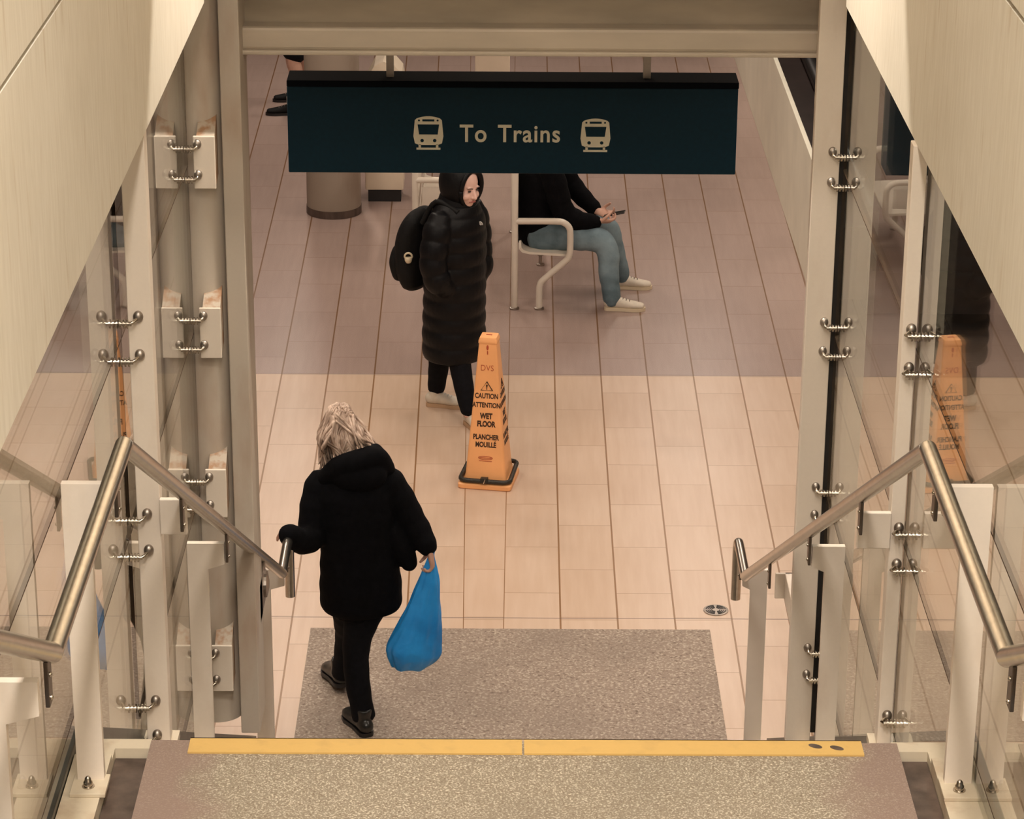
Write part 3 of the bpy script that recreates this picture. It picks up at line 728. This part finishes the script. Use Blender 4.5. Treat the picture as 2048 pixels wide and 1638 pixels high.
def shoe(parent, heel, d, L, m, ms, lace=None, hi=.075, wid=1.0, tilt=0.0, name='shoe'):
    d = Vector((d[0], d[1], 0)).normalized(); s = Vector((-d.y, d.x, 0)); h = Vector(heel)
    def P(a, z, y=0): return h+d*a*L+s*y+Vector((0, 0, z+tilt*(1-a)*.1))
    b = MB(); q = wid
    b.limb([(*P(.10, .052), .034*q, .038), (*P(.30, .056), .037*q, .042), (*P(.52, .046), .043*q, .034), (*P(.75, .038), .047*q, .026), (*P(.90, .034), .038*q, .022)], 18, 5, 4, side=tuple(s))
    b.limb([(*P(.20, .05), .036*q), (*P(.20, hi), .036*q), (*P(.19, hi+.02), .035*q)], 14, 3, 0)
    o = b.build(name, m, parent, remesh=.006, smooth_it=4)
    b = MB(); poly = []
    for a, w_ in ((0, .012), (.02, .024), (.08, .033), (.25, .034), (.45, .036), (.70, .049), (.86, .043), (.96, .026), (1.0, .010)): poly.append((a, w_*q))
    out = [P(a, 0, w_) for a, w_ in poly]+[P(a, 0, -w_) for a, w_ in reversed(poly)]
    A = [b.bm.verts.new(v+Vector((0, 0, .001))) for v in out]; B = [b.bm.verts.new(v+Vector((0, 0, .024))) for v in out]
    b.bm.faces.new(A[::-1]); b.bm.faces.new(B)
    for i in range(len(A)): b.bm.faces.new((A[i], A[(i+1) % len(A)], B[(i+1) % len(A)], B[i]))
    b.build('sole', ms, o)
    if lace:
        b = MB()
        for a in (.36, .44, .52, .60):
            zc = .052+.046*(1-(a-.28)*1.5)
            b.tube([P(a, zc-.014, .026), P(a+.01, zc-.004, .014), P(a+.015, zc, 0), P(a+.01, zc-.004, -.014), P(a, zc-.014, -.026)], .0032, 6, 2)
        b.build('laces', lace, o)
    return o

# ------------------------------------------------------------------ person going down, seen from behind
t = thing('person', 'person with long blonde hair in black coat, seen from behind, holding a blue bag', 'person', (-.66, 11.75, 0))
b = MB()
b.limb([(-.66, 11.84, .66, .15, .11), (-.665, 11.83, .95, .14, .10), (-.68, 11.84, 1.2, .16, .10), (-.69, 11.85, 1.30, .13, .08)], 20, 4, 3, side=(1, 0, 0))
b.limb([(-.69, 11.86, 1.30, .055), (-.72, 11.89, 1.42, .05), (-.74, 11.91, 1.50, .055)], 14)
Ph, mh = head(b, (-.745, 11.925, 1.475), (-.25, .82, -.55))
LW, RW = (-.95, 11.56, 1.112), (-.325, 11.765, .955)
b.limb([(-.82, 11.84, 1.25, .05), (-.88, 11.74, 1.03, .036), (*LW, .022)], 12)
b.limb([(-.53, 11.84, 1.26, .05), (-.42, 11.83, 1.10, .042), (*RW, .027)], 12)
hand(b, (-.952, 11.555, 1.128), (-.16, .5, -.12), (-.1, -.3, -.9), 1, .95, .9)
hand(b, (-.325, 11.76, .95), (.12, -.05, -.75), (-.9, 0, -.2), 1, 1.15, .95)
for hp in ([(-.61, 11.83, .66, .085), (-.675, 11.81, .40, .055), (-.65, 11.74, .08, .04)], [(-.71, 11.86, .66, .085), (-.733, 12.03, .40, .045), (-.77, 12.15, .10, .035)]): b.limb(hp, 12)
b.build('body', M['skin'], t, remesh=.0055, smooth_it=2)
b = MB(); sd = (1, 0, 0)
b.limb([(-.655, 11.84, .605, .178, .14), (-.656, 11.84, .66, .197, .155), (-.658, 11.83, .80, .192, .15), (-.668, 11.82, .98, .178, .135), (-.676, 11.82, 1.14, .190, .13), (-.682, 11.83, 1.25, .196, .115), (-.69, 11.85, 1.325, .14, .095), (-.70, 11.87, 1.385, .085, .08)], 36, 6, side=sd, mod=lambda a, c: 1+.012*sin(a*55), dome=0)
b.limb([(-.835, 11.84, 1.245, .078), (-.862, 11.80, 1.15, .074), (-.878, 11.75, 1.03, .070), (-.915, 11.65, 1.04, .062), (-.965, 11.545, 1.118, .055)], 18, 5, 2, mod=lambda a, c: 1+.03*sin(a*75))
b.limb([(-.525, 11.84, 1.262, .080), (-.458, 11.83, 1.17, .070), (-.412, 11.82, 1.085, .064), (-.372, 11.80, 1.02, .060), (-.338, 11.77, .965, .050)], 18, 5, 2, mod=lambda a, c: 1+.03*sin(a*75))
b.limb([(-.50, 11.80, 1.04, .045), (-.455, 11.79, .95, .055), (-.425, 11.80, .865, .042)], 14, 4, 3)
b.limb([(-.69, 11.84, .575, .11, .11), (-.68, 11.84, .66, .16, .14)], 20, 4, 0, side=sd)
b.build('coat', M['coat'], t, remesh=.008, smooth_it=3)
b = MB()
b.ball((-.655, 11.765, 1.325), (.135, .075, .085), 20, 14); b.limb([(-.80, 11.80, 1.30, .05), (-.74, 11.765, 1.365, .055), (-.65, 11.755, 1.40, .058), (-.575, 11.79, 1.405, .055), (-.535, 11.83, 1.33, .05)], 16, 5, 3)
b.limb([(-.63, 11.79, 1.40, .045), (-.58, 11.81, 1.425, .042)], 14, 3, 3)
b.build('hood', M['coat'], t, remesh=.008, smooth_it=4)
for pts in ([(-.625, 11.83, .64, .10), (-.668, 11.815, .50, .076), (-.682, 11.80, .38, .064), (-.675, 11.77, .25, .061), (-.655, 11.745, .13, .056), (-.645, 11.74, .075, .058)],
            [(-.70, 11.86, .64, .10), (-.728, 11.95, .50, .072), (-.735, 12.04, .38, .062), (-.755, 12.11, .22, .056), (-.772, 12.155, .10, .055)]):
    b = MB(); b.limb(pts, 20, 5, 1, mod=lambda a, c: 1+.02*sin(a*60)); b.build('trouser_leg', M['trousers'], t, remesh=.008, smooth_it=2)
shoe(t, (-.622, 11.67, 0), (-.42, .9), .265, M['boot'], M['rubber'], None, .12, 1.1, name='boot')
shoe(t, (-.765, 12.12, .006), (-.30, .95), .285, M['boot'], M['rubber'], None, .12, 1.3, .3, name='boot')
# hair: a scalp shell and many strands falling to both sides
b = MB(); b.ball(Ph(0, -.022, .036), (.079, .095, .090), 20, 14, mh)
rnd = random.Random(3)
crown = Vector(Ph(0, -.02, .13))
for i in range(320):
    u = rnd.random(); a = rnd.uniform(-1, 1)
    ry_ = rnd.uniform(-.095, .055); root = Vector(Ph(a*.05, ry_-.02, .036+.098*math.sqrt(max(0, 1-(a*.05/.083)**2-(ry_/.105)**2))+rnd.uniform(0, .006)))
    if u < .42:      # left curtain
        e = Vector((-.812+rnd.gauss(0, .018), 11.90+rnd.gauss(0, .035), rnd.uniform(1.28, 1.38))); m1 = Vector((-.828+rnd.gauss(0, .012), 11.90+rnd.gauss(0, .05), 1.475))
    elif u < .72:    # back, into the hood
        e = Vector((-.70+rnd.gauss(0, .035), 11.80+rnd.gauss(0, .012), rnd.uniform(1.35, 1.41))); m1 = Vector((-.735+rnd.gauss(0, .035), 11.815+rnd.gauss(0, .008), 1.49))
    else:            # right sweep
        e = Vector((-.605+rnd.gauss(0, .026), 11.835+rnd.gauss(0, .03), rnd.uniform(1.41, 1.45))); m1 = Vector((-.668+rnd.gauss(0, .015), 11.87+rnd.gauss(0, .04), 1.51))
    mid = m1.lerp(e, .5)+Vector((rnd.gauss(0, .006), rnd.gauss(0, .006), 0))
    b.limb([(*root, .005), (*root.lerp(m1, .55), .0065), (*m1, .0065), (*mid, .006), (*e, .0025)], 5, 3, 0)
b.build('hair', M['hair'], t, angle=0)

# blue carrier bag in the right hand
b = MB(); secs = [(-.317, .955, .020), (-.318, .93, .014), (-.320, .905, .018), (-.326, .85, .034), (-.334, .78, .052), (-.352, .69, .072), (-.376, .57, .105), (-.404, .46, .134), (-.404, .41, .132), (-.412, .372, .112), (-.424, .345, .088), (-.426, .34, .08)]
S = catmull(secs, 5); rs = []
for c, z, r in S:
    f_ = max(0, min(1, (r-.015)/.09)); rg = []
    for q in range(56):
        a = 2*pi*q/56
        k = 1+.055*sin(7*a+z*9)+.035*sin(13*a-z*14)+.02*sin(23*a+z*30); k = 1+(k-1)*(1.6-f_*.8)
        cr = 1-.10*max(0, cos(a-2.4))*f_
        rg.append(b.bm.verts.new((c+r*k*cr*cos(a), 11.755+r*.62*k*sin(a), z+.006*sin(5*a+3)*f_)))
    rs.append(rg)
for A, B in zip(rs, rs[1:]):
    for q in range(56): b.bm.faces.new((A[q], A[(q+1) % 56], B[(q+1) % 56], B[q]))
b.bm.faces.new(rs[0][::-1]); b.bm.faces.new(rs[-1])
tag(b.build('plastic_bag', M['bag'], None, angle=0), 'bright blue plastic bag hanging from the hand of the person on the stairs', 'bag')

# ------------------------------------------------------------------ hooded person with backpack
t = thing('person', 'person in long black hooded puffer coat walking behind the orange cone, wearing a backpack', 'person', (-.27, 15.92, 0))
f3 = Vector((.85, -.50, 0)).normalized(); l3 = Vector((.50, .85, 0)).normalized()
b = MB()
b.limb([(-.29, 15.93, .75, .15, .11), (-.28, 15.93, 1.0, .14, .10), (-.27, 15.92, 1.25, .16, .1), (-.262, 15.92, 1.36, .10, .08)], 18, 4, 3, side=tuple(l3))
b.limb([(-.26, 15.92, 1.34, .055), (-.245, 15.905, 1.46, .055)], 12, 3, 2)
P, mh = head(b, (-.220, 15.868, 1.50), (.66, -.73, -.18), k=1.04)
for pts in ([(-.37, 15.77, 1.28, .05), (-.40, 15.735, 1.05, .042), (-.31, 15.80, .88, .03)], [(-.165, 16.07, 1.28, .05), (-.135, 16.06, 1.05, .042), (-.16, 15.96, .88, .03)]): b.limb(pts, 12)
hand(b, (-.30, 15.82, .87), (.2, .3, -.8), (.3, .9, 0), 1, .5, .9); hand(b, (-.18, 15.95, .87), (-.2, -.1, -.8), (-.6, -.3, 0), -1, .5, .9)
for pts in ([(-.34, 15.98, .70, .085), (-.375, 16.03, .42, .055), (-.395, 16.08, .09, .038)], [(-.26, 15.9, .70, .085), (-.245, 15.82, .40, .055), (-.19, 15.72, .09, .038)]): b.limb(pts, 12)
bd = b.build('body', M['skin_b'], t, remesh=.0045, smooth_it=5)
face_parts(bd, P, mh)
quilt = lambda a, c: .955+.065*abs(sin(a*pi/.105))**.55
quilt2 = lambda a, c: .91+.13*abs(sin(a*pi/.10))**.55
b = MB()
b.limb([(-.285, 15.94, .385, .195, .190), (-.285, 15.94, .50, .203, .193), (-.283, 15.94, .65, .203, .190), (-.28, 15.93, .80, .203, .187), (-.278, 15.93, .95, .205, .185), (-.275, 15.93, 1.10, .212, .180), (-.27, 15.925, 1.22, .212, .172), (-.265, 15.92, 1.32, .185, .15), (-.26, 15.915, 1.395, .12, .12)], 40, 10, 0, side=tuple(l3), mod=quilt)
b.limb([(-.37, 15.77, 1.285, .088), (-.395, 15.735, 1.17, .086), (-.405, 15.72, 1.05, .083), (-.375, 15.72, .94, .078), (-.30, 15.80, .865, .060)], 22, 12, 2, mod=quilt2)
b.limb([(-.17, 16.06, 1.285, .088), (-.145, 16.07, 1.17, .086), (-.135, 16.06, 1.05, .083), (-.125, 16.02, .94, .078), (-.16, 15.96, .865, .058)], 22, 12, 2, mod=quilt2)
b.build('puffer_coat', M['puffer'], t, remesh=.0075, smooth_it=1)
# hood: shell with an opening around the face
b = MB(); fd = Vector((.66, -.73, -.10)).normalized(); hc = Vector((-.243, 15.905, 1.515)); up = Vector((0, 0, 1)); ux = fd.cross(up).normalized(); uz = ux.cross(fd)
hm = Matrix((ux, fd, uz)).transposed()
for r_, flip in (((.128, .138, .165), 0), ((.108, .125, .145), 1)):
    tb = MB(); bmesh.ops.create_uvsphere(tb.bm, u_segments=40, v_segments=28, radius=1)
    kill = [v for v in tb.bm.verts if v.co.y > .45 and (v.co.x/.66)**2+((v.co.z+.06)/.70)**2 < 1]
    bmesh.ops.delete(tb.bm, geom=kill, context='VERTS')
    tb.xf(Matrix.Translation(hc) @ hm.to_4x4() @ Matrix.Diagonal((*r_, 1)))
    me = bpy.data.meshes.new('x'); tb.bm.to_mesh(me); tb.bm.free(); add_mesh(b, me)
rim = []
for i in range(33):
    a = 2*pi*i/32; x_, z_ = .68*cos(a), .72*sin(a)-.06; y_ = math.sqrt(max(0, 1-x_*x_-z_*z_))
    rim.append(hc+hm @ Vector((x_*.119, y_*.132+.002, z_*.156)))
b.tube(rim, .0155, 10)
b.limb([(-.262, 15.92, 1.34, .128, .13), (-.258, 15.915, 1.40, .115, .12), (-.25, 15.91, 1.45, .10, .105)], 28, 4, 1, side=tuple(l3))
b.build('hood', M['puffer'], t, angle=0)
b = MB(); lc = Vector((-.118, 15.845, 1.272)); n_ = Vector((.42, -.88, .15)).normalized(); lx = Vector((.9, .43, 0)).normalized(); lz = lx.cross(n_)*-1
for r_ in (.008, .015, .022):
    b.tube([lc+lx*(r_*cos(a*pi/12)-.012)+Vector((0, 0, 1))*(r_*sin(a*pi/12)-.010) for a in range(7)], .0028, 6)
b.build('chest_emblem', M['logo'], t)
for pts in ([(-.34, 15.98, .60, .10), (-.365, 16.01, .42, .076), (-.385, 16.05, .25, .064), (-.397, 16.08, .13, .056), (-.40, 16.08, .10, .052)], [(-.265, 15.9, .60, .10), (-.252, 15.84, .42, .074), (-.222, 15.77, .25, .062), (-.195, 15.725, .13, .054), (-.188, 15.715, .10, .05)]):
    b = MB(); b.limb(pts, 18, 5, 1, mod=lambda a, c: 1+.02*sin(a*70)); b.build('trouser_leg', M['trousers'], t, remesh=.008, smooth_it=2)
shoe(t, (-.462, 16.08, 0), (.985, -.16), .265, M['sneaker'], M['sole'], M['logo'], .085)
shoe(t, (-.205, 15.78, 0), (.45, -.9), .26, M['sneaker'], M['sole'], M['logo'], .085)

t = thing('backpack', 'black backpack with a cream bottle lid, worn by the hooded person', 'backpack', (-.52, 16.06, .8))
b = MB(); bc = Vector((-.53, 16.05, 0))
b.limb([(-.525, 16.06, .85, .135, .075), (-.535, 16.065, .93, .150, .095), (-.54, 16.065, 1.05, .150, .095), (-.525, 16.055, 1.16, .145, .085), (-.495, 16.04, 1.24, .125, .07), (-.475, 16.03, 1.275, .09, .05)], 28, 6, 3, side=tuple(l3))
pk = b.build('main_pocket', M['backpack'], t, remesh=.009, smooth_it=3)
b = MB(); b.limb([(-.60, 16.08, .88, .10, .05), (-.612, 16.085, .96, .11, .055), (-.605, 16.085, 1.03, .10, .045)], 22, 5, 3, side=tuple(l3)); b.build('front_pocket', M['backpack'], t, remesh=.009, smooth_it=3)
b = MB(); b.tube([(-.50, 16.02, 1.27), (-.485, 16.02, 1.305), (-.465, 16.0, 1.31), (-.455, 15.99, 1.28)], .011, 10, 4); b.build('grab_handle', M['backpack'], t)
for q in (-.09, .09):
    o = l3*q
    b = MB(); b.tube([(Vector((-.43, 15.99, 1.25))+o), (Vector((-.34, 15.955, 1.40))+o*1.1), (Vector((-.20, 15.87, 1.36))+o*1.2)], .016, 10, 5); b.build('strap', M['backpack'], t)
b = MB(); q0 = Vector((-.562, 15.925, 1.035)); b.tube([q0+Vector((.022*cos(a*pi/10), -.004*sin(a*pi/10), .022*sin(a*pi/10))) for a in range(21)], .0062, 10)
b.lathe([(.003, -.045), (.014, -.042), (.022, -.028), (.024, -.012), (.020, -.004)], q0, 20); b.build('bottle_lid', M['cream'], t)

# ------------------------------------------------------------------ seated person
t = thing('person', 'seated person in black jacket and blue jeans leaning over a phone on the white bench', 'person', (.30, 18.24, 0))
b = MB(); yl = (0, 1, 0)
b.limb([(.27, 18.24, .49, .15, .12), (.24, 18.24, .72, .14, .11), (.27, 18.24, .95, .16, .11), (.32, 18.24, 1.06, .12, .08)], 18, 4, 3, side=yl)
b.limb([(.32, 18.24, 1.04, .058), (.37, 18.24, 1.14, .054), (.40, 18.24, 1.20, .05)], 12)
P, mh = head(b, (.435, 18.24, 1.235), (.86, 0, -.5))
NW, FW = (.675, 18.07, .595), (.675, 18.27, .605)
b.limb([(.33, 18.05, 1.0, .05), (.43, 18.045, .70, .042), (*NW, .028)], 12); b.limb([(.33, 18.44, 1.0, .05), (.47, 18.42, .76, .042), (*FW, .028)], 12)
hand(b, NW, (.75, .35, -.12), (.1, .5, .75), 1, .75, 1.0); hand(b, FW, (.75, -.45, -.1), (.1, -.5, .75), -1, .75, 1.0)
for pts in ([(.30, 18.11, .47, .085), (.70, 18.02, .45, .055), (.745, 17.985, .30, .045), (.77, 17.93, .09, .035)], [(.30, 18.35, .47, .085), (.74, 18.34, .45, .05), (.80, 18.36, .33, .04), (.855, 18.38, .10, .035)]): b.limb(pts, 12)
bd = b.build('body', M['skin'], t, remesh=.0055, smooth_it=2); face_parts(bd, P, mh)
b = MB(); b.ball(P(0, -.022, .045), (.082, .098, .092), 18, 12, mh); b.ball(P(0, -.05, -.01), (.078, .07, .09), 18, 12, mh); b.build('hair', M['darkhair'], t, remesh=.008, smooth_it=2)
b = MB()
b.limb([(.265, 18.24, .42, .185, .15), (.25, 18.24, .52, .195, .155), (.245, 18.24, .66, .20, .15), (.255, 18.24, .82, .208, .145), (.29, 18.24, .97, .20, .13), (.32, 18.24, 1.05, .15, .11), (.345, 18.24, 1.11, .085, .08)], 32, 6, side=yl, mod=lambda a, c: 1+.012*sin(a*60), dome=0)
b.limb([(.33, 18.05, 1.0, .085), (.375, 18.04, .86, .083), (.43, 18.045, .68, .078), (.53, 18.05, .605, .072), (.645, 18.07, .585, .056)], 20, 6, 2, mod=lambda a, c: 1+.035*sin(a*60))
b.limb([(.33, 18.44, 1.0, .085), (.41, 18.40, .90, .08), (.49, 18.42, .76, .075), (.57, 18.36, .68, .066), (.65, 18.30, .618, .054)], 20, 6, 2, mod=lambda a, c: 1+.035*sin(a*60))
b.limb([(.33, 18.24, .62, .14, .10), (.40, 18.24, .60, .14, .09)], 20, 3, 3, side=yl)
b.build('jacket', M['coat'], t, remesh=.008, smooth_it=3)
fold = lambda a, c: 1+.022*sin(a*48)+.012*sin(a*90)
for pts in ([(.27, 18.11, .465, .10), (.42, 18.10, .475, .10), (.60, 18.06, .478, .092), (.705, 18.02, .455, .084), (.745, 18.00, .37, .076), (.748, 17.97, .26, .071), (.765, 17.94, .14, .064), (.772, 17.93, .075, .062)],
            [(.27, 18.35, .465, .105), (.45, 18.31, .475, .10), (.64, 18.335, .48, .088), (.75, 18.345, .46, .076), (.79, 18.36, .36, .068), (.82, 18.37, .25, .062), (.85, 18.38, .14, .058), (.858, 18.38, .095, .056)]):
    b = MB(); b.limb(pts, 22, 7, 2, mod=fold); b.build('jeans_leg', M['jeans'], t, remesh=.007, smooth_it=2)
shoe(t, (.72, 17.925, 0), (1, -.06), .285, M['sneaker'], M['sole_w'], M['stained'], .08)
shoe(t, (.80, 18.385, 0), (1, -.02), .275, M['sneaker'], M['sole_w'], M['stained'], .08)
b = MB(); b.box(-.075, .075, -.036, .036, -.004, .004, .003); b.xf(Matrix.Translation((.79, 18.19, .612)) @ Matrix.Rotation(R(-10), 4, 'Z') @ Matrix.Rotation(R(-14), 4, 'Y')); 
o = b.build('mobile_phone', M['phone'], None); tag(o, 'small dark phone held by the seated person', 'phone')

# ------------------------------------------------------------------ person walking off behind the sign
t = thing('person', 'person in black shorts and dark sneakers, mostly hidden behind the hanging sign', 'person', (-1.75, 23.05, 0))
b = MB()
b.limb([(-1.70, 23.15, .92, .15, .11), (-1.69, 23.15, 1.15, .14, .10), (-1.69, 23.15, 1.38, .17, .10), (-1.69, 23.15, 1.46, .12, .08)], 18, 4, 3, side=yl)
b.limb([(-1.69, 23.15, 1.44, .055), (-1.71, 23.15, 1.56, .052)], 12, 3, 2); P, mh = head(b, (-1.73, 23.15, 1.63), (-1, 0, -.1))
for pts in ([(-1.72, 23.05, .88, .09), (-1.79, 23.02, .52, .066), (-1.765, 23.0, .36, .060), (-1.80, 23.0, .13, .042), (-1.81, 23.0, .06, .04)], [(-1.70, 23.25, .88, .09), (-1.74, 23.35, .52, .066), (-1.72, 23.42, .34, .058), (-1.78, 23.45, .10, .04)]): b.limb(pts, 14)
for y_, s in ((22.93, 1), (23.37, -1)):
    b.limb([(-1.69, y_, 1.38, .05), (-1.66, y_, 1.12, .042), (-1.74, y_, .92, .03)], 12); hand(b, (-1.745, y_, .91), (-.3, 0, -.9), (0, s, 0), s, .6)
bd = b.build('body', M['skin'], t, remesh=.0065, smooth_it=2); face_parts(bd, P, mh)
b = MB(); b.ball(P(0, -.022, .045), (.082, .098, .092), 18, 12, mh); b.build('hair', M['darkhair'], t)
b = MB(); b.limb([(-1.70, 23.15, .86, .18, .14), (-1.69, 23.15, 1.15, .18, .14), (-1.69, 23.15, 1.36, .19, .13), (-1.69, 23.15, 1.48, .10, .09)], 28, 6, 2, side=yl)
for y_ in (22.95, 23.35): b.limb([(-1.69, y_, 1.36, .075), (-1.66, y_, 1.12, .065), (-1.735, y_, .94, .05)], 16)
b.build('jacket', M['coat'], t, remesh=.01, smooth_it=2)
b = MB(); b.limb([(-1.70, 23.15, .86, .16, .13), (-1.70, 23.15, .95, .16, .13)], 20, 3, 2, side=yl)
b.limb([(-1.72, 23.06, .86, .12), (-1.76, 23.04, .62, .11), (-1.775, 23.03, .51, .105)], 20, 4, 1); b.limb([(-1.70, 23.24, .86, .12), (-1.73, 23.3, .62, .11), (-1.74, 23.34, .51, .105)], 20, 4, 1)
b.build('shorts', M['trousers'], t, remesh=.01, smooth_it=2)
for x_, y_ in ((-1.805, 23.0), (-1.78, 23.45)):
    b = MB(); b.limb([(x_, y_, .07, .046), (x_-.002, y_, .16, .045)], 14, 3, 0); b.build('sock', M['sock'], t)
    shoe(t, (x_+.07, y_, 0), (-1, -.05), .30, M['backpack'], M['rubber'], M['stained'], .08)
